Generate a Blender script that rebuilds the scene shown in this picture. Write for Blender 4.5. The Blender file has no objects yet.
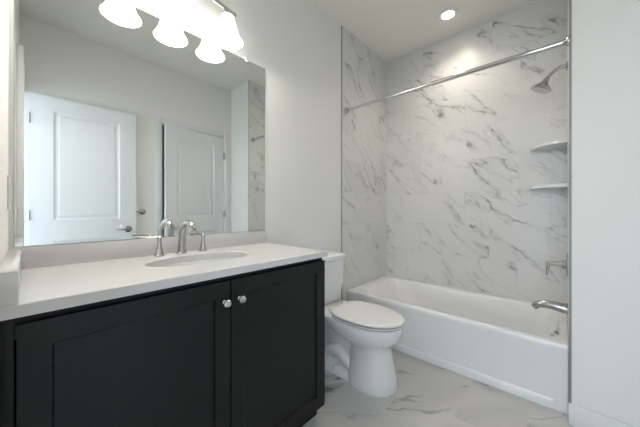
import bpy, bmesh, math, random
from mathutils import Vector, Matrix
from math import pi, sin, cos, radians

C = bpy.context.scene.collection
SC = bpy.context.scene

# ------------------------------------------------------------------ camera, world, daylight, exposure
YAW, FPX, CY = 42.293, 266.0, 210.0
cam_d = bpy.data.cameras.new('camera')
cam = bpy.data.objects.new('camera', cam_d)
C.objects.link(cam)
cam.location = (0.0, -1.487, 1.124)
cam.rotation_euler = (pi / 2, 0, radians(YAW - 90))
cam_d.sensor_width = 36.0
cam_d.lens = 36.0 * FPX / 640.0
cam_d.shift_y = (CY - 213.5) / 640.0
cam_d.clip_start = 0.01
SC.camera = cam

world = bpy.data.worlds.new('world')
SC.world = world
world.use_nodes = True
wb = world.node_tree.nodes['Background']
wb.inputs['Color'].default_value = (0.76, 0.88, 1.0, 1)
wb.inputs['Strength'].default_value = 0.8

SC.view_settings.view_transform = 'Standard'
SC.view_settings.look = 'None'
SC.view_settings.gamma = 1.0
SC.view_settings.use_curve_mapping = False
SC.view_settings.exposure = 2.05


def area(name, loc, rot, sx, sy, power, color, portal=False):
    d = bpy.data.lights.new(name, 'AREA')
    d.shape = 'RECTANGLE'
    d.size, d.size_y = sx, sy
    d.energy = power
    d.color = color
    if portal:
        d.cycles.is_portal = True
    o = bpy.data.objects.new(name, d)
    o.location = loc
    o.rotation_euler = rot
    C.objects.link(o)
    return o


# daylight from the next room, coming in through the doorway behind the camera
area('doorway_daylight', (-0.16, -1.56, 1.07), (pi / 2, 0, -pi / 2), 0.74, 2.1, 10, (1, 1, 1), portal=True)
area('bedroom_window_daylight', (-3.4, -1.05, 1.35), (pi / 2, 0, radians(-99)), 2.0, 1.9, 8.0, (0.62, 0.81, 1.0))

BULB_W = 1.2
VANITY_EMIT, BULB_EMIT, DOWN_EMIT, DOWN_W = 1.0, 4.0, 5.0, 1.6

# ------------------------------------------------------------------ materials
MATS = {}


def mat(name, color, rough=0.5, metal=0.0, spec=0.5, coat=0.0, bump=0.0, bump_scale=60.0, vary=0.0):
    m = bpy.data.materials.new(name)
    m.use_nodes = True
    nt = m.node_tree
    b = nt.nodes['Principled BSDF']
    b.inputs['Base Color'].default_value = (*color, 1)
    b.inputs['Roughness'].default_value = rough
    b.inputs['Metallic'].default_value = metal
    b.inputs['Specular IOR Level'].default_value = spec
    b.inputs['Coat Weight'].default_value = coat
    b.inputs['Coat Roughness'].default_value = 0.05
    tc = nt.nodes.new('ShaderNodeTexCoord')
    n = nt.nodes.new('ShaderNodeTexNoise')
    n.inputs['Scale'].default_value = bump_scale
    n.inputs['Detail'].default_value = 3
    nt.links.new(tc.outputs['Object'], n.inputs['Vector'])
    if bump:
        bp = nt.nodes.new('ShaderNodeBump')
        bp.inputs['Strength'].default_value = bump
        bp.inputs['Distance'].default_value = 0.002
        nt.links.new(n.outputs['Fac'], bp.inputs['Height'])
        nt.links.new(bp.outputs['Normal'], b.inputs['Normal'])
    if vary:
        mx = nt.nodes.new('ShaderNodeMix')
        mx.data_type = 'RGBA'
        mx.inputs['A'].default_value = (*[c * (1 - vary) for c in color], 1)
        mx.inputs['B'].default_value = (*[min(1, c * (1 + vary)) for c in color], 1)
        nt.links.new(n.outputs['Fac'], mx.inputs['Factor'])
        nt.links.new(mx.outputs['Result'], b.inputs['Base Color'])
    MATS[name] = m
    return m


def emit_mat(name, color, strength):
    m = bpy.data.materials.new(name)
    m.use_nodes = True
    b = m.node_tree.nodes['Principled BSDF']
    b.inputs['Base Color'].default_value = (0.9, 0.9, 0.88, 1)
    b.inputs['Roughness'].default_value = 0.3
    b.inputs['Emission Color'].default_value = (*color, 1)
    b.inputs['Emission Strength'].default_value = strength
    MATS[name] = m
    return m


class NG:
    """small expression helper for shader math"""

    def __init__(s, nt):
        s.nt = nt

    def m(s, op, a, b=None, c=None):
        n = s.nt.nodes.new('ShaderNodeMath')
        n.operation = op
        for i, v in enumerate((a, b, c)):
            if v is None:
                continue
            if isinstance(v, (int, float)):
                n.inputs[i].default_value = v
            else:
                s.nt.links.new(v, n.inputs[i])
        return n.outputs[0]

    def vec(s, x, y, z=0.0):
        n = s.nt.nodes.new('ShaderNodeCombineXYZ')
        for i, v in enumerate((x, y, z)):
            if isinstance(v, (int, float)):
                n.inputs[i].default_value = v
            else:
                s.nt.links.new(v, n.inputs[i])
        return n.outputs[0]

    def noise(s, v, scale, detail=4.0, rough=0.55, dist=0.0):
        n = s.nt.nodes.new('ShaderNodeTexNoise')
        n.inputs['Scale'].default_value = scale
        n.inputs['Detail'].default_value = detail
        n.inputs['Roughness'].default_value = rough
        n.inputs['Distortion'].default_value = dist
        s.nt.links.new(v, n.inputs['Vector'])
        return n.outputs['Fac']

    def step(s, v, lo, hi, a=0.0, b=1.0):
        n = s.nt.nodes.new('ShaderNodeMapRange')
        n.interpolation_type = 'SMOOTHSTEP'
        n.inputs['From Min'].default_value = lo
        n.inputs['From Max'].default_value = hi
        n.inputs['To Min'].default_value = a
        n.inputs['To Max'].default_value = b
        s.nt.links.new(v, n.inputs['Value'])
        return n.outputs['Result']


def marble_tile(name, ua, us, va, vs, u0, v0, tw, th, shift, ang, base, rough, seed, dark=1.0, grout=0.0016, vs_=1.0):
    """marble look porcelain tile; u = us*coord[ua], v = vs*coord[va]; veins run along direction ang"""
    m = bpy.data.materials.new(name)
    m.use_nodes = True
    nt = m.node_tree
    g = NG(nt)
    b = nt.nodes['Principled BSDF']
    tc = nt.nodes.new('ShaderNodeTexCoord')
    sp = nt.nodes.new('ShaderNodeSeparateXYZ')
    nt.links.new(tc.outputs['Object'], sp.inputs[0])
    u = g.m('MULTIPLY', sp.outputs[ua], us)
    v = g.m('MULTIPLY', sp.outputs[va], vs)
    vr = g.m('DIVIDE', g.m('SUBTRACT', v, v0), th)
    row = g.m('FLOOR', vr)
    fv = g.m('SUBTRACT', vr, row)
    ur = g.m('DIVIDE', g.m('SUBTRACT', g.m('SUBTRACT', u, u0), g.m('MULTIPLY', row, shift)), tw)
    col = g.m('FLOOR', ur)
    fu = g.m('SUBTRACT', ur, col)
    du = g.m('MULTIPLY', g.m('MINIMUM', fu, g.m('SUBTRACT', 1.0, fu)), tw)
    dv = g.m('MULTIPLY', g.m('MINIMUM', fv, g.m('SUBTRACT', 1.0, fv)), th)
    edge = g.m('MINIMUM', du, dv)
    gmask = g.step(edge, grout * 0.5, grout * 1.1, 1.0, 0.0)
    wn = nt.nodes.new('ShaderNodeTexWhiteNoise')
    wn.noise_dimensions = '3D'
    nt.links.new(g.vec(row, col, float(seed)), wn.inputs['Vector'])
    ws = nt.nodes.new('ShaderNodeSeparateColor')
    nt.links.new(wn.outputs['Color'], ws.inputs[0])
    ou = g.m('MULTIPLY', ws.outputs[0], 23.0)
    ov = g.m('MULTIPLY', ws.outputs[1], 17.0)
    ca, sa = cos(ang), sin(ang)
    s_ = g.m('ADD', g.m('MULTIPLY', u, ca), g.m('MULTIPLY', v, sa))
    t_ = g.m('ADD', g.m('MULTIPLY', u, -sa), g.m('MULTIPLY', v, ca))
    s_ = g.m('ADD', s_, ou)
    t_ = g.m('ADD', t_, ov)
    wp = g.noise(g.vec(s_, t_, seed + 51.0), 3.2 * vs_, 3.0, 0.6)
    t_ = g.m('ADD', t_, g.m('MULTIPLY', g.m('SUBTRACT', wp, 0.5), 0.17 / vs_))
    p1 = g.vec(g.m('MULTIPLY', s_, 0.36), g.m('MULTIPLY', t_, 1.4), float(seed))
    p2 = g.vec(g.m('MULTIPLY', s_, 0.4), g.m('MULTIPLY', t_, 1.5), seed + 5.0)
    p3 = g.vec(s_, t_, seed + 9.0)
    pm = g.vec(g.m('MULTIPLY', s_, 0.7), t_, seed + 14.0)
    n1 = g.noise(p1, 2.1 * vs_, 6.0, 0.50, 0.25)
    n2 = g.noise(p2, 2.5 * vs_, 6.0, 0.48, 0.2)
    d1 = g.m('ABSOLUTE', g.m('SUBTRACT', n1, 0.5))
    d2 = g.m('ABSOLUTE', g.m('SUBTRACT', n2, 0.48))
    m1 = g.step(g.noise(pm, 2.2, 2.0), 0.37, 0.55)
    m2 = g.step(g.noise(g.vec(s_, t_, seed + 31.0), 2.4, 2.0), 0.36, 0.56)
    line = g.m('MULTIPLY', g.step(d1, 0.0, 0.012, 1.0, 0.0), m1)
    halo = g.m('MULTIPLY', g.step(d1, 0.0, 0.045, 1.0, 0.0), m1)
    thin = g.m('MULTIPLY', g.step(d2, 0.0, 0.014, 1.0, 0.0), m2)
    clump = g.step(g.noise(p3, 14.0, 4.0), 0.40, 0.66)
    a = g.m('ADD', g.m('MULTIPLY', g.m('MULTIPLY', line, g.m('ADD', g.m('MULTIPLY', clump, 0.7), 0.4)), 0.50 * dark),
            g.m('MULTIPLY', g.m('MULTIPLY', halo, g.m('ADD', clump, 0.4)), 0.16 * dark))
    a = g.m('ADD', a, g.m('MULTIPLY', thin, 0.22 * dark))
    cloud = g.m('MULTIPLY', g.step(g.noise(p1, 1.6, 3.0), 0.48, 0.75), 0.10 * dark)
    a = g.m('MINIMUM', g.m('ADD', a, cloud), 0.9)
    mx = nt.nodes.new('ShaderNodeMix')
    mx.data_type = 'RGBA'
    mx.inputs['A'].default_value = (*base, 1)
    mx.inputs['B'].default_value = (0.15, 0.155, 0.16, 1)
    nt.links.new(a, mx.inputs['Factor'])
    mg = nt.nodes.new('ShaderNodeMix')
    mg.data_type = 'RGBA'
    mg.inputs['B'].default_value = (*[c * 0.86 for c in base], 1)
    nt.links.new(gmask, mg.inputs['Factor'])
    nt.links.new(mx.outputs['Result'], mg.inputs['A'])
    nt.links.new(mg.outputs['Result'], b.inputs['Base Color'])
    nt.links.new(g.m('ADD', g.m('MULTIPLY', gmask, 0.5), rough), b.inputs['Roughness'])
    bp = nt.nodes.new('ShaderNodeBump')
    bp.inputs['Strength'].default_value = 0.25
    bp.inputs['Distance'].default_value = 0.001
    bp.invert = True
    nt.links.new(gmask, bp.inputs['Height'])
    nt.links.new(bp.outputs['Normal'], b.inputs['Normal'])
    MATS[name] = m
    return m


PAINT = mat('warm_white_wall_paint', (0.83, 0.825, 0.79), 0.65, bump=0.05, bump_scale=220)
CEIL = mat('ceiling_paint', (0.84, 0.835, 0.785), 0.8, bump=0.05, bump_scale=200)
TRIMW = mat('white_semi_gloss_trim', (0.78, 0.785, 0.79), 0.35, vary=0.01, bump_scale=8)
DOORW = mat('white_door_paint', (0.78, 0.79, 0.80), 0.38, vary=0.01, bump_scale=8)
BLACKC = mat('charcoal_black_cabinet_paint', (0.0026, 0.0031, 0.0035), 0.42, spec=0.38, bump=0.04, bump_scale=300, vary=0.08)
QUARTZ = mat('white_quartz', (0.66, 0.65, 0.64), 0.18, vary=0.025, bump_scale=120)
PORC = mat('white_glazed_porcelain', (0.82, 0.82, 0.82), 0.06, coat=0.3, vary=0.006, bump_scale=5)
SEATW = mat('white_toilet_seat_plastic', (0.82, 0.81, 0.79), 0.2, vary=0.006, bump_scale=5)
TUBW = mat('white_tub_acrylic', (0.83, 0.83, 0.825), 0.12, coat=0.2, vary=0.006, bump_scale=4)
CHROME = mat('polished_chrome', (0.66, 0.66, 0.66), 0.10, 1.0, vary=0.02, bump_scale=30)
NICKEL = mat('brushed_nickel', (0.50, 0.49, 0.475), 0.18, 1.0, vary=0.04, bump_scale=80)
EDGE = mat('grey_metal_tile_edge', (0.30, 0.295, 0.28), 0.5, 0.2, vary=0.04, bump_scale=80)
DARK = mat('dark_hole', (0.02, 0.02, 0.02), 0.6, vary=0.05)
PLASTIC = mat('white_switch_plastic', (0.74, 0.735, 0.72), 0.35, vary=0.01)
CARPET = mat('beige_carpet', (0.42, 0.38, 0.32), 0.95, bump=0.6, bump_scale=400, vary=0.15)
MIRROR = mat('mirror_silvering', (0.86, 0.885, 0.875), 0.0, 1.0, vary=0.004, bump_scale=2)
MIREDGE = mat('mirror_glass_edge', (0.20, 0.25, 0.24), 0.15, vary=0.05)
SHADE = emit_mat('lit_opal_glass', (1.0, 0.97, 0.925), VANITY_EMIT)
BULB = emit_mat('lit_bulb', (1.0, 0.93, 0.84), BULB_EMIT)
LENS = emit_mat('lit_downlight_lens', (1.0, 0.90, 0.76), DOWN_EMIT)

WT = (0.74, 0.735, 0.72)
TILE_E = marble_tile('marble_tile_long_wall', 1, -1, 2, 1, 0.604, 0.39, 0.61, 0.3, -0.2, radians(-40), WT, 0.32, 6, 1.15)
TILE_N = marble_tile('marble_tile_head_wall', 0, 1, 2, 1, 1.92, 0.39, 0.61, 0.3, -0.2, radians(-50), WT, 0.32, 8)
TILE_S = marble_tile('marble_tile_shower_wall', 0, 1, 2, 1, 1.92, 0.39, 0.61, 0.3, -0.2, radians(-45), WT, 0.32, 15)
TILE_F = marble_tile('marble_floor_tile', 0, 1, 1, 1, 0.35, -0.45, 0.61, 0.3, -0.2, radians(-42), (0.58, 0.565, 0.54), 0.06, 47, 2.1, 0.0014, 0.62)


# ------------------------------------------------------------------ mesh helpers
class MB:
    def __init__(s):
        s.bm = bmesh.new()

    def box(s, x0, x1, y0, y1, z0, z1, bev=0.0, seg=2):
        lo = [min(x0, x1), min(y0, y1), min(z0, z1)]
        hi = [max(x0, x1), max(y0, y1), max(z0, z1)]
        vs = [s.bm.verts.new((hi[0] if i & 1 else lo[0], hi[1] if i & 2 else lo[1], hi[2] if i & 4 else lo[2])) for i in range(8)]
        fs = [s.bm.faces.new([vs[k] for k in f]) for f in
              ((0, 2, 3, 1), (4, 5, 7, 6), (0, 1, 5, 4), (2, 6, 7, 3), (0, 4, 6, 2), (1, 3, 7, 5))]
        if bev:
            es = list({e for f in fs for e in f.edges})
            bmesh.ops.bevel(s.bm, geom=es, offset=bev, segments=seg, affect='EDGES', profile=0.5)
        return s

    def loft(s, rings, cap0=True, cap1=True, close=True):
        R = [[s.bm.verts.new(p) for p in r] for r in rings]
        n = len(R[0])
        for a, b in zip(R, R[1:]):
            for i in range(n if close else n - 1):
                j = (i + 1) % n
                s.bm.faces.new((a[i], a[j], b[j], b[i]))
        if cap0:
            s.bm.faces.new(list(reversed(R[0])))
        if cap1:
            s.bm.faces.new(R[-1])
        return s

    def tube(s, pts, radii, n=16, caps=True, flat=None):
        """swept tube; flat scales the section along the side axis"""
        P = [Vector(p) for p in pts]
        if isinstance(radii, (int, float)):
            radii = [radii] * len(P)
        T = []
        for i in range(len(P)):
            a = P[max(0, i - 1)]
            b = P[min(len(P) - 1, i + 1)]
            T.append((b - a).normalized())
        ref = Vector((0, 0, 1)) if abs(T[0].z) < 0.9 else Vector((1, 0, 0))
        nrm = (ref - T[0] * ref.dot(T[0])).normalized()
        rings = []
        for i, p in enumerate(P):
            nrm = (nrm - T[i] * nrm.dot(T[i])).normalized()
            bi = T[i].cross(nrm)
            f = 1.0 if flat is None else (flat[i] if isinstance(flat, (list, tuple)) else flat)
            rings.append([p + (nrm * cos(2 * pi * k / n) + bi * (f * sin(2 * pi * k / n))) * radii[i] for k in range(n)])
        return s.loft(rings, caps, caps)

    def lathe(s, prof, origin=(0, 0, 0), axis=(0, 0, 1), n=32, caps=(True, True)):
        """prof: list of (r, h) along axis"""
        A = Vector(axis).normalized()
        ref = Vector((0, 0, 1)) if abs(A.z) < 0.9 else Vector((1, 0, 0))
        u = (ref - A * ref.dot(A)).normalized()
        v = A.cross(u)
        o = Vector(origin)
        rings = [[o + A * h + (u * cos(2 * pi * k / n) + v * sin(2 * pi * k / n)) * max(r, 1e-4) for k in range(n)] for r, h in prof]
        return s.loft(rings, *caps)

    def build(s, name, material, parent=None, smooth=True, angle=35, **props):
        bmesh.ops.recalc_face_normals(s.bm, faces=s.bm.faces[:])
        me = bpy.data.meshes.new(name)
        s.bm.to_mesh(me)
        s.bm.free()
        me.materials.append(material)
        if smooth:
            me.shade_smooth()
            me.set_sharp_from_angle(angle=radians(angle))
        o = bpy.data.objects.new(name, me)
        C.objects.link(o)
        if parent:
            o.parent = parent
            o.matrix_parent_inverse = Matrix.Translation(-parent.location) if parent.type == 'EMPTY' and not parent.parent else Matrix()
        for k, v in props.items():
            o[k] = v
        return o


def thing(name, label, cat, loc=(0, 0, 0), group=None):
    o = bpy.data.objects.new(name, None)
    o.empty_display_size = 0.05
    C.objects.link(o)
    o.location = loc
    o['label'] = label
    o['category'] = cat
    if group:
        o['group'] = group
    return o


def struct(o, label, cat):
    o['kind'] = 'structure'
    o['label'] = label
    o['category'] = cat
    return o


def egg(cx, cy, w, af, ab, z, n=48, pb=2.5, pf=2.0):
    """toilet outline: af reaches to the front (-y), ab to the back"""
    out = []
    for k in range(n):
        t = 2 * pi * k / n
        c, s_ = cos(t), sin(t)
        p = pb if s_ > 0 else pf
        x = math.copysign(abs(c) ** (2 / p), c) * w
        y = math.copysign(abs(s_) ** (2 / p), s_) * (ab if s_ > 0 else af)
        out.append((cx + x, cy + y, z))
    return out


def rrect(x0, x1, y0, y1, z, r, n=8):
    """rounded rectangle ring"""
    pts = []
    for (cx, cy, a0) in ((x1 - r, y1 - r, 0), (x0 + r, y1 - r, 90), (x0 + r, y0 + r, 180), (x1 - r, y0 + r, 270)):
        for k in range(n + 1):
            a = radians(a0 + 90 * k / n)
            pts.append((cx + r * cos(a), cy + r * sin(a), z))
    return pts


def curve_pts(ctrl, n=24):
    """Catmull-Rom through control points"""
    P = [Vector(p) for p in ctrl]
    P = [P[0] * 2 - P[1]] + P + [P[-1] * 2 - P[-2]]
    out = []
    segs = len(P) - 3
    for i in range(segs):
        a, b, c, d = P[i:i + 4]
        m = max(2, n // segs)
        for k in range(m):
            t = k / m
            out.append(0.5 * ((2 * b) + (c - a) * t + (2 * a - 5 * b + 4 * c - d) * t * t + (3 * b - a - 3 * c + d) * t ** 3))
    out.append(P[-2])
    return out


def panel_slab(mb, fr, w, h, t, panels, prof):
    """slab in local frame fr(u,v,d): d = 0 front face, +t back; panels = rects; prof = [(inset, depth), ...]"""
    us = sorted({0, w} | {p[0] for p in panels} | {p[1] for p in panels})
    vs = sorted({0, h} | {p[2] for p in panels} | {p[3] for p in panels})
    bm = mb.bm
    cache = {}

    def V(u, v, d):
        k = (round(u, 5), round(v, 5), round(d, 5))
        if k not in cache:
            cache[k] = bm.verts.new(fr(u, v, d))
        return cache[k]
    for i in range(len(us) - 1):
        for j in range(len(vs) - 1):
            u0, u1, v0, v1 = us[i], us[i + 1], vs[j], vs[j + 1]
            hit = any(abs(p[0] - u0) < 1e-6 and abs(p[1] - u1) < 1e-6 and abs(p[2] - v0) < 1e-6 and abs(p[3] - v1) < 1e-6 for p in panels)
            ring = [(u0, v0), (u1, v0), (u1, v1), (u0, v1)]
            prev = [V(a, b, 0) for a, b in ring]
            if not hit:
                bm.faces.new(prev)
                continue
            for ins, dep in prof:
                r2 = [(u0 + ins, v0 + ins), (u1 - ins, v0 + ins), (u1 - ins, v1 - ins), (u0 + ins, v1 - ins)]
                cur = [V(a, b, dep) for a, b in r2]
                for k in range(4):
                    q = (k + 1) % 4
                    bm.faces.new((prev[k], prev[q], cur[q], cur[k]))
                prev = cur
            bm.faces.new(prev)
    # sides and back
    for i in range(len(us) - 1):
        bm.faces.new((V(us[i], 0, 0), V(us[i + 1], 0, 0), V(us[i + 1], 0, t), V(us[i], 0, t)))
        bm.faces.new((V(us[i], h, 0), V(us[i + 1], h, 0), V(us[i + 1], h, t), V(us[i], h, t)))
    for j in range(len(vs) - 1):
        bm.faces.new((V(0, vs[j], 0), V(0, vs[j + 1], 0), V(0, vs[j + 1], t), V(0, vs[j], t)))
        bm.faces.new((V(w, vs[j], 0), V(w, vs[j + 1], 0), V(w, vs[j + 1], t), V(w, vs[j], t)))
    for i in range(len(us) - 1):
        for j in range(len(vs) - 1):
            bm.faces.new((V(us[i], vs[j], t), V(us[i], vs[j + 1], t), V(us[i + 1], vs[j + 1], t), V(us[i + 1], vs[j], t)))
    return mb


# ------------------------------------------------------------------ room shell
ZC = 2.80
XW, XE = -0.047, 2.753            # west and east drywall faces
YS = -1.962                       # south wall face
YT = -1.516                       # tiled face of the shower wall
XT = 1.923                        # where the tile starts

struct(MB().box(-0.15, 2.86, -2.75, 0.1, -0.08, 0).build('floor', TILE_F, smooth=False), 'grey veined marble tile bathroom floor', 'floor')
struct(MB().box(-3.2, -0.15, -3.6, 0.3, -0.09, -0.005).build('floor', CARPET, smooth=False), 'beige carpet floor beyond the entry doorway', 'floor')
struct(MB().box(-0.15, 2.86, -2.75, 0.1, ZC, ZC + 0.08).build('ceiling', CEIL, smooth=False), 'plain off-white ceiling with one recessed light', 'ceiling')
struct(MB().box(-0.15, 2.86, 0, 0.1, 0, ZC).build('wall_north', PAINT, smooth=False), 'off-white painted wall behind mirror and toilet', 'wall')
struct(MB().box(XE, XE + 0.1, -1.98, 0, 0, ZC).build('wall_east', PAINT, smooth=False), 'wall behind the long marble tiles of the tub', 'wall')
DX0, DX1, DH = 1.050, 1.812, 2.118    # closet opening
w = MB()
w.box(-0.15, DX0, YS - 0.11, YS, 0, ZC)
w.box(DX1, 2.86, YS - 0.11, YS, 0, ZC)
w.box(DX0, DX1, YS - 0.11, YS, DH, ZC)
struct(w.build('wall_south', PAINT, smooth=False), 'off-white wall with the closet door opening, seen in the mirror', 'wall')
EY0, EY1, EH = -1.950, -1.20, 2.145   # entry doorway
w = MB()
w.box(XW - 0.117, XW, EY1, 0, 0, ZC)
w.box(XW - 0.117, XW, YS, EY0, 0, ZC)
w.box(XW - 0.117, XW, EY0, EY1, EH, ZC)
struct(w.build('wall_west', PAINT, smooth=False), 'off-white wall at left end of the vanity with entry doorway', 'wall')
struct(MB().box(XT, XE, YS, YT - 0.01, 0, ZC).build('wall_stub', PAINT, smooth=False), 'plain white wall end at right, beside the tub', 'wall')
w = MB()
w.box(0.85, 2.0, -2.72, -2.66, 0, ZC)
w.box(0.80, 0.86, -2.72, YS - 0.11, 0, ZC)
w.box(1.98, 2.04, -2.72, YS - 0.11, 0, ZC)
struct(w.build('wall_closet', PAINT, smooth=False), 'unlit closet walls behind the ajar closet door', 'wall')

# tiled faces of the tub alcove
struct(MB().box(XE - 0.01, XE, YT, 0, 0, ZC).build('wall_tile_long', TILE_E, smooth=False), 'white marble tile on the long wall behind the tub', 'tile')
struct(MB().box(XT, XE - 0.01, -0.01, 0, 0, ZC).build('wall_tile_head', TILE_N, smooth=False), 'white marble tile on the narrow wall beside the toilet', 'tile')
struct(MB().box(XT, XE - 0.01, YT - 0.01, YT, 0, ZC).build('wall_tile_shower', TILE_S, smooth=False), 'white marble tile on the shower head wall', 'tile')
struct(MB().box(XT - 0.0025, XT, -0.0112, 0, 0.0, ZC, 0.0008).build('trim_1', EDGE, smooth=False), 'thin grey metal edge of the tile beside the toilet', 'trim')
struct(MB().box(XT - 0.002, XT, YT - 0.0085, YT + 0.001, 0.0, ZC, 0.0006).build('trim_2', EDGE, smooth=False), 'thin grey metal edge of tile at the wall end', 'trim')


def baseboard(name, x0, x1, y0, y1, label, h=0.11):
    struct(MB().box(x0, x1, y0, y1, 0, h, 0.004).build(name, TRIMW), label, 'baseboard')


baseboard('baseboard_north', 1.075, XT - 0.003, -0.014, 0, 'white baseboard behind the toilet')
baseboard('baseboard_stub', XT - 0.016, XT, YS, YT + 0.004, 'white baseboard at the foot of the white wall end')
baseboard('baseboard_south', 0.0, DX0 - 0.07, YS, YS + 0.014, 'white baseboard on the wall behind the open door')


def casing(name, parts, label):
    w = MB()
    for p in parts:
        w.box(*p, 0.003)
    return struct(w.build(name, TRIMW), label, 'door casing')


cw, ct = 0.07, 0.016
casing('trim_3', [(DX0 - cw, DX0, YS, YS + ct, 0, DH + cw), (DX1, DX1 + cw, YS, YS + ct, 0, DH + cw),
                  (DX0, DX1, YS, YS + ct, DH, DH + cw),
                  (DX0 - 0.002, DX0 + 0.006, YS - 0.11, YS + 0.004, 0, DH), (DX1 - 0.006, DX1 + 0.002, YS - 0.11, YS + 0.004, 0, DH),
                  (DX0, DX1, YS - 0.11, YS + 0.004, DH - 0.006, DH + 0.002)],
       'white casing around the closet door')
casing('trim_4', [(XW, XW + 0.031, EY1, EY1 + 0.06, 0, EH + 0.06), (XW, XW + 0.031, EY0, EY1, EH, EH + 0.06),
                  (XW - 0.117, XW + 0.002, EY1 - 0.008, EY1 + 0.001, 0, EH), (XW - 0.117, XW + 0.002, EY0 - 0.001, EY0 + 0.006, 0, EH),
                  (XW - 0.117, XW + 0.002, EY0, EY1, EH - 0.006, EH + 0.001)],
       'white casing around the entry doorway at left')

# ------------------------------------------------------------------ doors (seen in the mirror)
MOULD = [(0.004, 0.003), (0.014, 0.010), (0.030, 0.012), (0.040, 0.007)]


def lever(parent, origin, out, along, L=0.11, metal=None):
    """door lever: rosette + neck + tapered lever"""
    metal = metal or NICKEL
    o, d, a = Vector(origin), Vector(out), Vector(along)
    h = MB()
    h.lathe([(0.001, -0.0005), (0.033, 0.0), (0.033, 0.006), (0.028, 0.011), (0.012, 0.013)], o, d, 28)
    h.tube([o + d * 0.008, o + d * 0.03, o + d * 0.048], [0.011, 0.010, 0.011], 14)
    h.tube([o + d * 0.045 - a * 0.012, o + d * 0.047 + a * 0.02, o + d * 0.047 + a * 0.06, o + d * 0.042 + a * L],
           [0.010, 0.011, 0.0085, 0.006], 14, flat=0.7)
    return h.build('door_handle', metal, parent, label='satin nickel lever handle')


# entry door, opened 90 degrees, parallel to the south wall
E_W, E_H, YF = 0.768, 2.125, -1.90
fr = lambda u, v, d: (0.016 + u, YF - d, 0.012 + v)
mb = panel_slab(MB(), fr, E_W, E_H, 0.035, [(0.14, E_W - 0.14, 1.02, 2.0), (0.14, E_W - 0.14, 0.22, 0.83)], MOULD)
door1 = struct(mb.build('door_1', DOORW, angle=20), 'open white panelled entry door with lever, left in the mirror', 'door')
lever(door1, (0.712, YF, 0.924), (0, 1, 0), (-1, 0, 0))
for z in (0.25, 1.08, 1.92):
    h = MB()
    h.tube([(0.009, YF + 0.006, z - 0.045), (0.009, YF + 0.006, z + 0.045)], 0.006, 12)
    h.box(0.012, 0.0155, YF - 0.03, YF + 0.004, z - 0.044, z + 0.044, 0.0006)
    h.build('hinge', NICKEL, door1)

# closet door, ajar a few degrees into the room, hinged on its right side
aj = radians(7.0)
hx, hy = 1.803, YS + 0.006
C_W = 0.747
ex, ey = -cos(aj), sin(aj)      # from hinge to latch side
nx, ny = sin(aj), cos(aj)       # outward (room side) normal
fr = lambda u, v, d: (hx + ex * (C_W - u) - nx * d, hy + ey * (C_W - u) - ny * d, 0.012 + v)
mb = panel_slab(MB(), fr, C_W, 2.092, 0.035, [(0.13, C_W - 0.13, 1.03, 1.97), (0.13, C_W - 0.13, 0.22, 0.84)], MOULD)
door2 = struct(mb.build('door_2', DOORW, angle=20), 'white panelled closet door standing ajar, centre of the mirror', 'door')
lp = fr(0.06, 0.912, 0)
lever(door2, lp, (nx, ny, 0), (-ex, -ey, 0))
for z in (0.25, 1.07, 1.86):
    h = MB()
    h.tube([(hx + 0.005, hy + 0.006, z - 0.045), (hx + 0.005, hy + 0.006, z + 0.045)], 0.0065, 12)
    h.box(hx + 0.002, hx + 0.028, YS + 0.0163, YS + 0.018, z - 0.044, z + 0.044, 0.0005)
    h.build('hinge', NICKEL, door2)

# ------------------------------------------------------------------ vanity cabinet
VX0, VX1, VF = -0.0455, 1.070, -0.528   # carcass
van = thing('vanity_cabinet', 'black two-door shaker vanity cabinet under the white countertop', 'cabinet', (0.52, -0.27, 0))
c = MB()
t = 0.018
c.box(VX0, VX0 + t, VF, -0.004, 0.0, 0.872)
c.box(VX1 - t, VX1, VF, -0.004, 0.085, 0.872)
c.box(VX1 - t, VX1, VF + 0.038, -0.004, 0.0, 0.085)
c.box(VX0 + t, VX1 - t, VF, -0.004, 0.085, 0.103)
c.box(VX0 + t, VX1 - t, -0.016, -0.004, 0.103, 0.872)
c.box(VX0 + t, VX1 - t, VF, VF + 0.019, 0.815, 0.872)     # top rail
c.box(0.500, 0.548, VF, VF + 0.019, 0.103, 0.815)         # mid stile
c.build('carcass', BLACKC, van, angle=20)
MB().box(VX0 + t, VX1 - t, VF + 0.038, VF + 0.056, 0, 0.085).build('toe_kick', BLACKC, van)
MB().box(VX0, -0.0215, VF - 0.002, VF + 0.0, 0.086, 0.862, 0.0005).build('filler_strip', BLACKC, van)


def cab_door(x0, x1, kx):
    z0, z1, yf = 0.086, 0.855, VF - 0.021
    fr = lambda u, v, d: (x0 + u, yf + d, z0 + v)
    W, H = x1 - x0, z1 - z0
    d = panel_slab(MB(), fr, W, H, 0.020, [(0.058, W - 0.058, 0.062, H - 0.062)], [(0.0015, 0.0015), (0.004, 0.0085)]).build(
        'door', BLACKC, van, angle=20)
    k = MB()
    k.lathe([(0.0085, 0.0), (0.0085, 0.003), (0.005, 0.006), (0.005, 0.014), (0.012, 0.018), (0.0145, 0.023), (0.0145, 0.027), (0.011, 0.031), (0.004, 0.0325)],
            (kx, yf - 0.0002, 0.778), (0, -1, 0), 28)
    k.build('knob', CHROME, d, label='round polished knob')


cab_door(-0.017, 0.5215, 0.4975)
cab_door(0.5265, 1.069, 0.560)

# countertop with an oval cutout, backsplash and side splash
top = thing('countertop', 'white quartz countertop with backsplash on the black vanity', 'countertop', (0.52, -0.28, 0.875))
CX0, CX1, CY0, CY1, CZ0, CZ1 = XW + 0.001, 1.083, -0.557, -0.0005, 0.875, 0.905
SX, SY, SW, SD = 0.536, -0.278, 0.223, 0.138
N = 64


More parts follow.
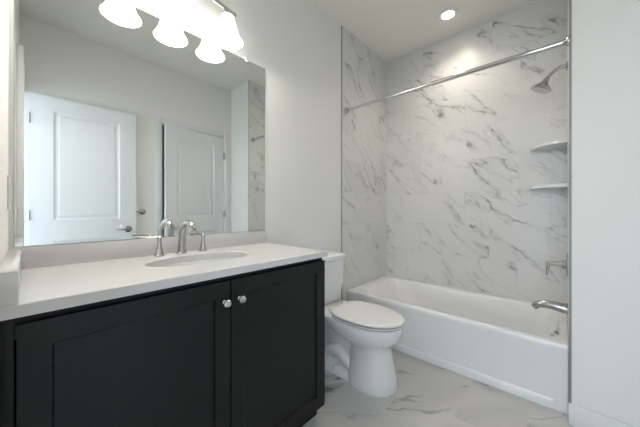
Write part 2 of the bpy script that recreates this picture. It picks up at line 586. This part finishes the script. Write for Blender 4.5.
def rect_ring(z, ins=0.0):
    x0, x1, y0, y1 = CX0, CX1 - ins, CY0 + ins, CY1
    out = []
    for k in range(N):
        a = 2 * pi * k / N
        dx, dy = cos(a), sin(a)
        tt = min((x1 - SX) / dx if dx > 1e-9 else 1e9, (x0 - SX) / dx if dx < -1e-9 else 1e9,
                 (y1 - SY) / dy if dy > 1e-9 else 1e9, (y0 - SY) / dy if dy < -1e-9 else 1e9)
        out.append([SX + dx * tt, SY + dy * tt, z])
    # snap the nearest samples to the corners
    for cx, cy in ((x0, y0), (x0, y1), (x1, y0), (x1, y1)):
        k = min(range(N), key=lambda i: (out[i][0] - cx) ** 2 + (out[i][1] - cy) ** 2)
        out[k][0], out[k][1] = cx, cy
    return [tuple(p) for p in out]


def ell(z, g=0.0):
    return [(SX + (SW + g) * cos(2 * pi * k / N), SY + (SD + g) * sin(2 * pi * k / N), z) for k in range(N)]


s = MB()
s.loft([ell(CZ0), ell(CZ1 - 0.002), ell(CZ1, 0.002), rect_ring(CZ1, 0.0025), rect_ring(CZ1 - 0.0025), rect_ring(CZ0), ell(CZ0)], False, False)
bmesh.ops.remove_doubles(s.bm, verts=s.bm.verts[:], dist=1e-5)
s.build('counter_slab', QUARTZ, top, angle=30)
MB().box(XW + 0.001, CX1, -0.021, -0.0005, CZ1, 0.986, 0.0012).build('backsplash', QUARTZ, top)
MB().box(XW + 0.001, -0.0145, CY0 + 0.002, -0.0215, CZ1, 0.983, 0.0012).build('side_splash', QUARTZ, top)

# undermount sink
sk = thing('sink', 'white oval undermount basin set in the quartz countertop', 'sink', (SX, SY, 0.72))
s = MB()
prof = [(1.10, 0.874), (1.02, 0.874), (1.0, 0.868), (0.97, 0.84), (0.90, 0.79), (0.75, 0.75), (0.5, 0.733), (0.2, 0.728), (0.1, 0.727)]
outer = [(0.1, 0.712), (0.5, 0.72), (0.8, 0.738), (0.97, 0.785), (1.04, 0.85), (1.10, 0.862)]
rings = [[(SX + SW * k * cos(2 * pi * i / N), SY + SD * k * sin(2 * pi * i / N), z) for i in range(N)] for k, z in prof + outer]
rings.append(rings[0])
s.loft(rings, False, False)
bmesh.ops.remove_doubles(s.bm, verts=s.bm.verts[:], dist=1e-6)
s.build('basin', PORC, sk)
MB().lathe([(0.022, -0.006), (0.022, 0.002), (0.019, 0.004), (0.012, 0.0035), (0.011, 0.006), (0.002, 0.007)], (SX, SY, 0.7275), (0, 0, 1), 28).build('drain', CHROME, sk)

# widespread faucet
fa = thing('faucet', 'polished nickel widespread faucet with arched spout behind the sink', 'faucet', (0.525, -0.085, CZ1))
fx, fy = 0.521, -0.074
s = MB()
s.lathe([(0.026, 0.0005), (0.026, 0.004), (0.022, 0.008), (0.019, 0.012)], (fx, fy, CZ1), (0, 0, 1), 28)
pts = curve_pts([(fx, fy, CZ1 + 0.008), (fx, fy - 0.003, CZ1 + 0.06), (fx, fy - 0.012, CZ1 + 0.115), (fx, fy - 0.036, CZ1 + 0.148), (fx, fy - 0.080, CZ1 + 0.158),
                 (fx, fy - 0.120, CZ1 + 0.143), (fx, fy - 0.136, CZ1 + 0.115)], 36)
rad = [0.019 - 0.005 * min(1, i / 14) + 0.002 * max(0, (i - 24) / 12) for i in range(len(pts))]
s.tube(pts, rad, 20)
s.build('spout', NICKEL, fa)


def faucet_handle(x, d):
    b = MB()
    b.lathe([(0.023, 0.0005), (0.023, 0.004), (0.020, 0.008), (0.0165, 0.014), (0.012, 0.04), (0.0085, 0.072), (0.0085, 0.080), (0.0095, 0.084), (0.0095, 0.091), (0.006, 0.094)],
            (x, fy, CZ1), (0, 0, 1), 28)
    o = b.build('handle_base', NICKEL, fa)
    d = Vector(d)
    p = Vector((x, fy, CZ1 + 0.088))
    l = MB()
    l.tube([p - d * 0.009, p + d * 0.02, p + d * 0.05 + Vector((0, 0, 0.004)), p + d * 0.085 + Vector((0, 0, 0.008))], [0.005, 0.005, 0.004, 0.003], 14,
           flat=[1.0, 1.0, 1.3, 1.4])
    l.build('lever', NICKEL, o)


faucet_handle(0.421, (-0.97, 0.24, 0))
faucet_handle(0.628, (-0.25, 0.9, 0))

# mirror
mi = thing('wall_mirror', 'large frameless wall mirror above the vanity backsplash', 'mirror', (0.52, -0.003, 0.99))
MX0, MX1, MZ0, MZ1 = -0.034, 1.077, 0.9875, 2.079
MB().box(MX0, MX1, -0.0035, -0.0005, MZ0, MZ1).build('backing', MIREDGE, mi)
MB().box(MX0 + 0.0012, MX1 - 0.0016, -0.0042, -0.0036, MZ0 + 0.0016, MZ1 - 0.0012).build('mirror_glass', MIRROR, mi, smooth=False)
for x in (0.12, 0.937):
    MB().box(x - 0.011, x + 0.011, -0.008, -0.0005, MZ1 - 0.012, MZ1 + 0.012, 0.002).build('clip', PLASTIC, mi, label='small clear plastic clip on top edge')

# ------------------------------------------------------------------ vanity light
vl = thing('vanity_light', 'chrome three-light bar with white bell shades above the mirror', 'light fixture', (0.53, -0.13, 2.24))
LX = 0.527
s = MB()
s.lathe([(0.062, 0.0005), (0.062, 0.012), (0.054, 0.020), (0.02, 0.024)], (LX, 0, 2.262), (0, -1, 0), 36)
s.tube([(LX, -0.02, 2.262), (LX, -0.06, 2.264), (LX, -0.100, 2.262)], 0.011, 14)
s.build('wall_plate', CHROME, vl)
SY_L = -0.107


def bar_z(x):
    return 2.262 - 0.38 * (x - LX) ** 2


n = 24
rings = []
for i in range(n + 1):
    x = LX - 0.275 + 0.55 * i / n
    z = bar_z(x)
    hh, dd = 0.011, 0.006
    rings.append([(x, SY_L + dd * a, z + hh * b) for a, b in ((-1, -0.8), (-0.6, -1), (0.6, -1), (1, -0.8), (1, 0.8), (0.6, 1), (-0.6, 1), (-1, 0.8))])
MB().loft(rings).build('cross_bar', CHROME, vl)
for x in (0.307, 0.529, 0.751):
    zt = bar_z(x) - 0.008
    a = MB()
    a.lathe([(0.008, 0.0), (0.008, -0.012), (0.026, -0.016), (0.030, -0.030), (0.027, -0.036)], (x, SY_L, zt), (0, 0, 1), 28)
    so = a.build('socket_cup', CHROME, vl)
    z1 = zt - 0.030
    z0 = 2.066
    H = z1 - z0
    outp = [(0.031, 0.0), (0.037, -0.12), (0.046, -0.35), (0.054, -0.58), (0.063, -0.76), (0.074, -0.90), (0.082, -0.98), (0.083, -1.0)]
    prof = [(r, h * H) for r, h in outp] + [(r - 0.004, h * H + 0.001) for r, h in reversed(outp)]
    sh = MB().lathe(prof, (x, SY_L, z1), (0, 0, 1), 40, (False, False)).build('lamp_shade', SHADE, vl)
    MB().lathe([(0.012, 0.0), (0.013, -0.02), (0.024, -0.045), (0.028, -0.065), (0.022, -0.085), (0.006, -0.094)], (x, SY_L, z1 - 0.005), (0, 0, 1), 24).build('bulb', BULB, sh)
    pl = bpy.data.lights.new('vanity_bulb_glow', 'POINT')     # the light each bulb throws out of its shade
    pl.energy = BULB_W
    pl.color = (1.0, 0.955, 0.895)
    pl.shadow_soft_size = 0.018
    po = bpy.data.objects.new('vanity_bulb_glow', pl)
    po.location = (x, SY_L, z0 - 0.006)
    C.objects.link(po)

# ------------------------------------------------------------------ toilet
TX = 1.525
to = thing('toilet', 'white two-piece toilet with closed lid between vanity and tub', 'toilet', (TX, -0.45, 0))
b = MB()
col = lambda z, w_, f_, bk: egg(TX, -0.56, w_, f_, bk, z, 48, 2.3, 2.2)
b.loft([col(0.0, 0.136, 0.168, 0.16), col(0.010, 0.140, 0.171, 0.16), col(0.06, 0.134, 0.162, 0.155), col(0.16, 0.120, 0.140, 0.145),
        col(0.23, 0.112, 0.126, 0.140), col(0.262, 0.114, 0.128, 0.145),
        egg(TX, -0.53, 0.136, 0.180, 0.21, 0.283), egg(TX, -0.51, 0.164, 0.230, 0.24, 0.310), egg(TX, -0.50, 0.177, 0.256, 0.26, 0.346),
        egg(TX, -0.50, 0.180, 0.264, 0.265, 0.385), egg(TX, -0.50, 0.178, 0.262, 0.265, 0.399), egg(TX, -0.50, 0.162, 0.246, 0.25, 0.403)])
# rear foot and trapway
foot = lambda z, w_: rrect(TX - w_, TX + w_, -0.54, -0.17, z, min(0.05, w_ * 0.6), 6)
b.loft([foot(0.0, 0.112), foot(0.02, 0.112), foot(0.045, 0.095), foot(0.06, 0.060), foot(0.17, 0.05), foot(0.23, 0.075), foot(0.31, 0.11)])
for sx in (-1, 1):
    path = curve_pts([(TX + sx * 0.055, -0.46, 0.06), (TX + sx * 0.060, -0.41, 0.105), (TX + sx * 0.064, -0.345, 0.145), (TX + sx * 0.062, -0.28, 0.135),
                      (TX + sx * 0.058, -0.235, 0.09), (TX + sx * 0.055, -0.22, 0.02)], 25)
    b.tube(path, [0.042] * len(path), 16)
# deck under the tank
b.loft([rrect(TX - 0.10, TX + 0.10, -0.36, -0.06, 0.29, 0.04), rrect(TX - 0.15, TX + 0.15, -0.36, -0.05, 0.355, 0.05), rrect(TX - 0.17, TX + 0.17, -0.34, -0.045, 0.402, 0.05),
        rrect(TX - 0.165, TX + 0.165, -0.335, -0.05, 0.408, 0.05)])
b.build('bowl', PORC, to, angle=50)
for sx in (-1, 1):
    MB().lathe([(0.016, 0.0), (0.016, 0.008), (0.011, 0.016), (0.003, 0.019)], (TX + sx * 0.098, -0.33, 0.036), (0, 0, 1), 20).build('bolt_cap', PORC, to)
sl = lambda z, g: egg(TX, -0.515, 0.183 - g, 0.260 - g, 0.225 - g, z, 56, 3.0, 2.0)
MB().loft([sl(0.4105, 0.006), sl(0.4110, 0.004), sl(0.412, 0.003), sl(0.4170, 0.003), sl(0.4182, 0.004), sl(0.4188, 0.008), sl(0.4188, 0.022), sl(0.410, 0.045)]).build('seat', SEATW, to, angle=50)
ll = lambda z, g: egg(TX, -0.515, 0.184 - g, 0.262 - g, 0.226 - g, z, 56, 3.0, 2.0)
MB().loft([ll(0.438, 0.04), ll(0.435, 0.022), ll(0.4275, 0.014), ll(0.4275, 0.003), ll(0.4282, 0.001), ll(0.430, 0.0), ll(0.436, 0.0), ll(0.440, 0.004), ll(0.4430, 0.014), ll(0.4450, 0.04), ll(0.4458, 0.09)]).build('lid', SEATW, to, angle=50)
for sx in (-1, 1):
    MB().lathe([(0.013, -0.02), (0.015, -0.012), (0.015, 0.012), (0.013, 0.02)], (TX + sx * 0.075, -0.277, 0.423), (1, 0, 0), 18).build('hinge', SEATW, to)
tank = lambda z, g, r=0.035: rrect(TX - 0.200 + g, TX + 0.200 - g, -0.207 + g * 0.7, -0.022, z, r)
MB().loft([tank(0.4085, 0.05), tank(0.417, 0.036), tank(0.445, 0.028), tank(0.60, 0.014), tank(0.742, 0.006)]).build('tank', PORC, to, angle=40)
tl = lambda z, g: rrect(TX - 0.203 + g, TX + 0.203 - g, -0.216 + g, -0.018, z, 0.036)
MB().loft([tl(0.743, 0.006), tl(0.749, 0.0), tl(0.769, 0.0), tl(0.777, 0.004), tl(0.781, 0.014)]).build('tank_lid', PORC, to, angle=50)
h = MB()
h.lathe([(0.012, 0.0), (0.012, 0.008), (0.008, 0.014)], (TX - 0.15, -0.199, 0.700), (0, -1, 0), 20)
h.tube([(TX - 0.155, -0.218, 0.701), (TX - 0.12, -0.220, 0.699), (TX - 0.075, -0.218, 0.693)], [0.007, 0.0065, 0.005], 12)
h.build('flush_lever', CHROME, to)

# ------------------------------------------------------------------ bathtub
BX0, BX1, BY0, BY1, BZ = 1.998, XE - 0.012, YT + 0.002, -0.0125, 0.379
tb = thing('bathtub', 'white alcove bathtub with panelled apron against the marble tile', 'bathtub', (2.37, -0.76, 0))
s = MB()
R = lambda g0, gr, gb, gt, z, r: rrect(BX0 + g0, BX1 - gr, BY0 + gb, BY1 - gt, z, r, 8)
s.loft([R(0.002, 0, 0, 0, 0.0, 0.004), R(0.002, 0, 0, 0, 0.335, 0.004), R(0.0, 0, 0, 0, 0.342, 0.004), R(0.0, 0, 0, 0, 0.368, 0.004), R(0.004, 0, 0, 0, 0.376, 0.006), R(0.012, 0, 0, 0, BZ, 0.008),
        R(0.055, 0.040, 0.030, 0.070, BZ, 0.11), R(0.063, 0.048, 0.036, 0.085, BZ - 0.004, 0.11), R(0.074, 0.058, 0.040, 0.11, BZ - 0.02, 0.115),
        R(0.100, 0.080, 0.062, 0.24, 0.22, 0.16), R(0.125, 0.10, 0.115, 0.33, 0.12, 0.15), R(0.15, 0.13, 0.14, 0.40, 0.075, 0.13), R(0.20, 0.18, 0.19, 0.47, 0.058, 0.10)])
s.build('tub_shell', TUBW, tb, angle=50)
a = MB()
A = lambda x, z, g: [(x, BY0 + 0.10 + g, z) , (x, BY1, z)]
prof = [(BX0 + 0.0018, 0.0), (BX0 - 0.006, 0.0), (BX0 - 0.006, 0.044), (BX0 - 0.003, 0.050), (BX0 + 0.0018, 0.056)]
a.loft([[(x, BY1, z) for x, z in prof], [(x, BY0 + 0.085, z) for x, z in prof], [(max(x, BX0 + 0.0008), BY0 + 0.06, z) for x, z in prof]])
a.build('apron_base_strip', TUBW, tb, angle=60)
o_ = MB()
o_.lathe([(0.033, 0.0), (0.033, 0.016), (0.029, 0.022), (0.010, 0.024)], (2.37, BY0 + 0.047, 0.285), (0, 1, 0.10), 28)
o_.lathe([(0.009, 0.0), (0.009, 0.034), (0.005, 0.037)], (2.37, BY0 + 0.047, 0.285), (0, 1, 0.10), 18)
o_.build('overflow_cover', NICKEL, tb, label='nickel overflow cover')
MB().lathe([(0.035, -0.004), (0.035, 0.003), (0.028, 0.006), (0.004, 0.007)], (2.37, BY0 + 0.33, 0.0585), (0, 0, 1), 28).build('drain', NICKEL, tb)

# tub spout
PX = 2.37
sp = thing('tub_spout', 'chrome curved tub spout on the shower wall above the tub', 'tub spout', (PX, YT, 0.497))
s = MB()
pts = curve_pts([(PX, YT + 0.001, 0.476), (PX, YT + 0.05, 0.483), (PX, YT + 0.105, 0.485), (PX, YT + 0.150, 0.476), (PX, YT + 0.174, 0.450)], 24)
s.tube(pts, [0.034 - 0.014 * i / 23 for i in range(len(pts))], 22)
s.build('spout_body', NICKEL, sp)
MB().lathe([(0.039, 0.0005), (0.039, 0.004), (0.034, 0.008)], (PX, YT, 0.476), (0, 1, 0), 28).build('flange', NICKEL, sp)

# shower valve
va = thing('shower_valve', 'round chrome shower valve plate with lever above the tub spout', 'shower valve', (PX, YT, 0.765))
MB().lathe([(0.078, 0.0005), (0.078, 0.004), (0.070, 0.009), (0.03, 0.012), (0.028, 0.03)], (PX, YT, 0.765), (0, 1, 0), 40).build('valve_plate', NICKEL, va)
s = MB()
s.tube([(PX, YT + 0.028, 0.765), (PX, YT + 0.07, 0.765), (PX, YT + 0.112, 0.765)], [0.021, 0.017, 0.014], 20)
s.tube([(PX, YT + 0.098, 0.772), (PX, YT + 0.101, 0.73), (PX, YT + 0.106, 0.685)], [0.012, 0.010, 0.008], 14)
s.build('lever', CHROME, va)

# shower head
hd = thing('shower_fixture', 'chrome shower head on bent arm high on the shower wall', 'shower head', (PX, YT, 2.06))
MB().lathe([(0.03, 0.0005), (0.03, 0.003), (0.024, 0.009), (0.012, 0.012)], (PX, YT, 2.065), (0, 1, 0), 28).build('flange', NICKEL, hd)
s = MB()
pts = curve_pts([(PX, YT + 0.002, 2.065), (PX, YT + 0.035, 2.068), (PX, YT + 0.072, 2.050), (PX, YT + 0.108, 2.012)], 18)
s.tube(pts, 0.012, 14)
s.build('shower_arm', NICKEL, hd)
ax = Vector((0, 0.42, -0.9)).normalized()
s = MB()
s.lathe([(0.013, -0.012), (0.018, 0.0), (0.017, 0.012), (0.024, 0.024), (0.046, 0.046), (0.059, 0.060), (0.061, 0.070), (0.057, 0.074), (0.050, 0.073), (0.01, 0.072)],
        Vector((PX, YT + 0.108, 2.012)), ax, 32)
s.build('spray_head', NICKEL, hd)

# curtain rod
rd = thing('curtain_rod', 'chrome shower curtain rod spanning the tub between tiled walls', 'curtain rod', (2.0, -0.76, 2.044))
RX, RZ = 1.986, 2.046
s = MB()
s.tube([(RX, -0.012, RZ), (RX, -0.80, RZ)], 0.0120, 18)
s.build('rod_inner_tube', CHROME, rd)
s = MB()
s.tube([(RX, -0.78, RZ), (RX, YT + 0.002, RZ)], 0.0155, 18)
s.build('rod_outer_tube', CHROME, rd)
for y, d in ((-0.0105, -1), (YT + 0.0005, 1)):
    MB().lathe([(0.026, 0.0), (0.026, 0.006), (0.019, 0.012), (0.016, 0.026)], (RX, y, RZ), (0, d, 0), 28).build('end_flange', NICKEL, rd)

# corner shelves
for z, lab in ((1.610, 'upper white quarter-round corner shelf under the shower head'), (1.300, 'lower white quarter-round corner shelf in the tub corner')):
    cx, cy, r = XE - 0.0105, YT + 0.0005, 0.222
    s = MB()

    def ring(z_, g):
        return [(cx, cy, z_)] + [(cx - (r - g) * cos(pi / 2 * k / 20), cy + (r - g) * sin(pi / 2 * k / 20), z_) for k in range(21)]
    s.loft([ring(z - 0.013, 0.004), ring(z - 0.010, 0.0), ring(z + 0.006, 0.0), ring(z + 0.010, 0.004)])
    o = s.build('corner_shelf', TUBW)
    o['label'], o['category'], o['group'] = lab, 'shelf', 'corner shelves in the shower'

# recessed ceiling light
rl = thing('recessed_light', 'round lit recessed downlight in the ceiling above the tub', 'ceiling light', (2.431, -0.762, ZC))
MB().lathe([(0.088, -0.0005), (0.088, -0.005), (0.078, -0.011), (0.070, -0.011), (0.049, -0.0005)], (2.431, -0.762, ZC), (0, 0, 1), 40, (True, True)).build('trim_ring', TRIMW, rl)
MB().lathe([(0.0485, -0.0006), (0.0485, -0.0014), (0.045, -0.0022), (0.004, -0.0024)], (2.431, -0.762, ZC), (0, 0, 1), 36).build('lens', LENS, rl, label='glowing warm white lens')
ld = bpy.data.lights.new('recessed_light_beam', 'SPOT')
ld.energy = DOWN_W * 4
ld.color = (1.0, 0.90, 0.77)
ld.spot_size = radians(136)
ld.spot_blend = 1.0
ld.shadow_soft_size = 0.05
lo = bpy.data.objects.new('recessed_light_beam', ld)
lo.location = (2.431, -0.762, ZC - 0.02)
C.objects.link(lo)

# towel bar on the south wall, half hidden behind the open door
tw = thing('towel_bar', 'nickel towel bar behind the open door, seen in the mirror', 'towel bar', (0.6, YS, 1.105))
for x in (0.30, 0.855):
    s = MB()
    s.lathe([(0.033, 0.0005), (0.033, 0.006), (0.026, 0.012), (0.012, 0.014), (0.011, 0.023)], (x, YS, 1.105), (0, 1, 0), 28)
    s.build('post', NICKEL, tw)
s = MB()
s.tube([(0.30, YS + 0.016, 1.105), (0.855, YS + 0.016, 1.105)], 0.0065, 14)
s.build('rail', NICKEL, tw)

# light switch on the west wall
sw = thing('light_switch', 'white rocker light switch plate on the left wall by the mirror', 'light switch', (XW, -0.053, 1.184))
MB().box(XW + 0.0003, XW + 0.006, -0.088, -0.018, 1.124, 1.243, 0.002).build('cover_plate', PLASTIC, sw)
MB().box(XW + 0.0055, XW + 0.009, -0.070, -0.036, 1.150, 1.217, 0.001).build('rocker', PLASTIC, sw)
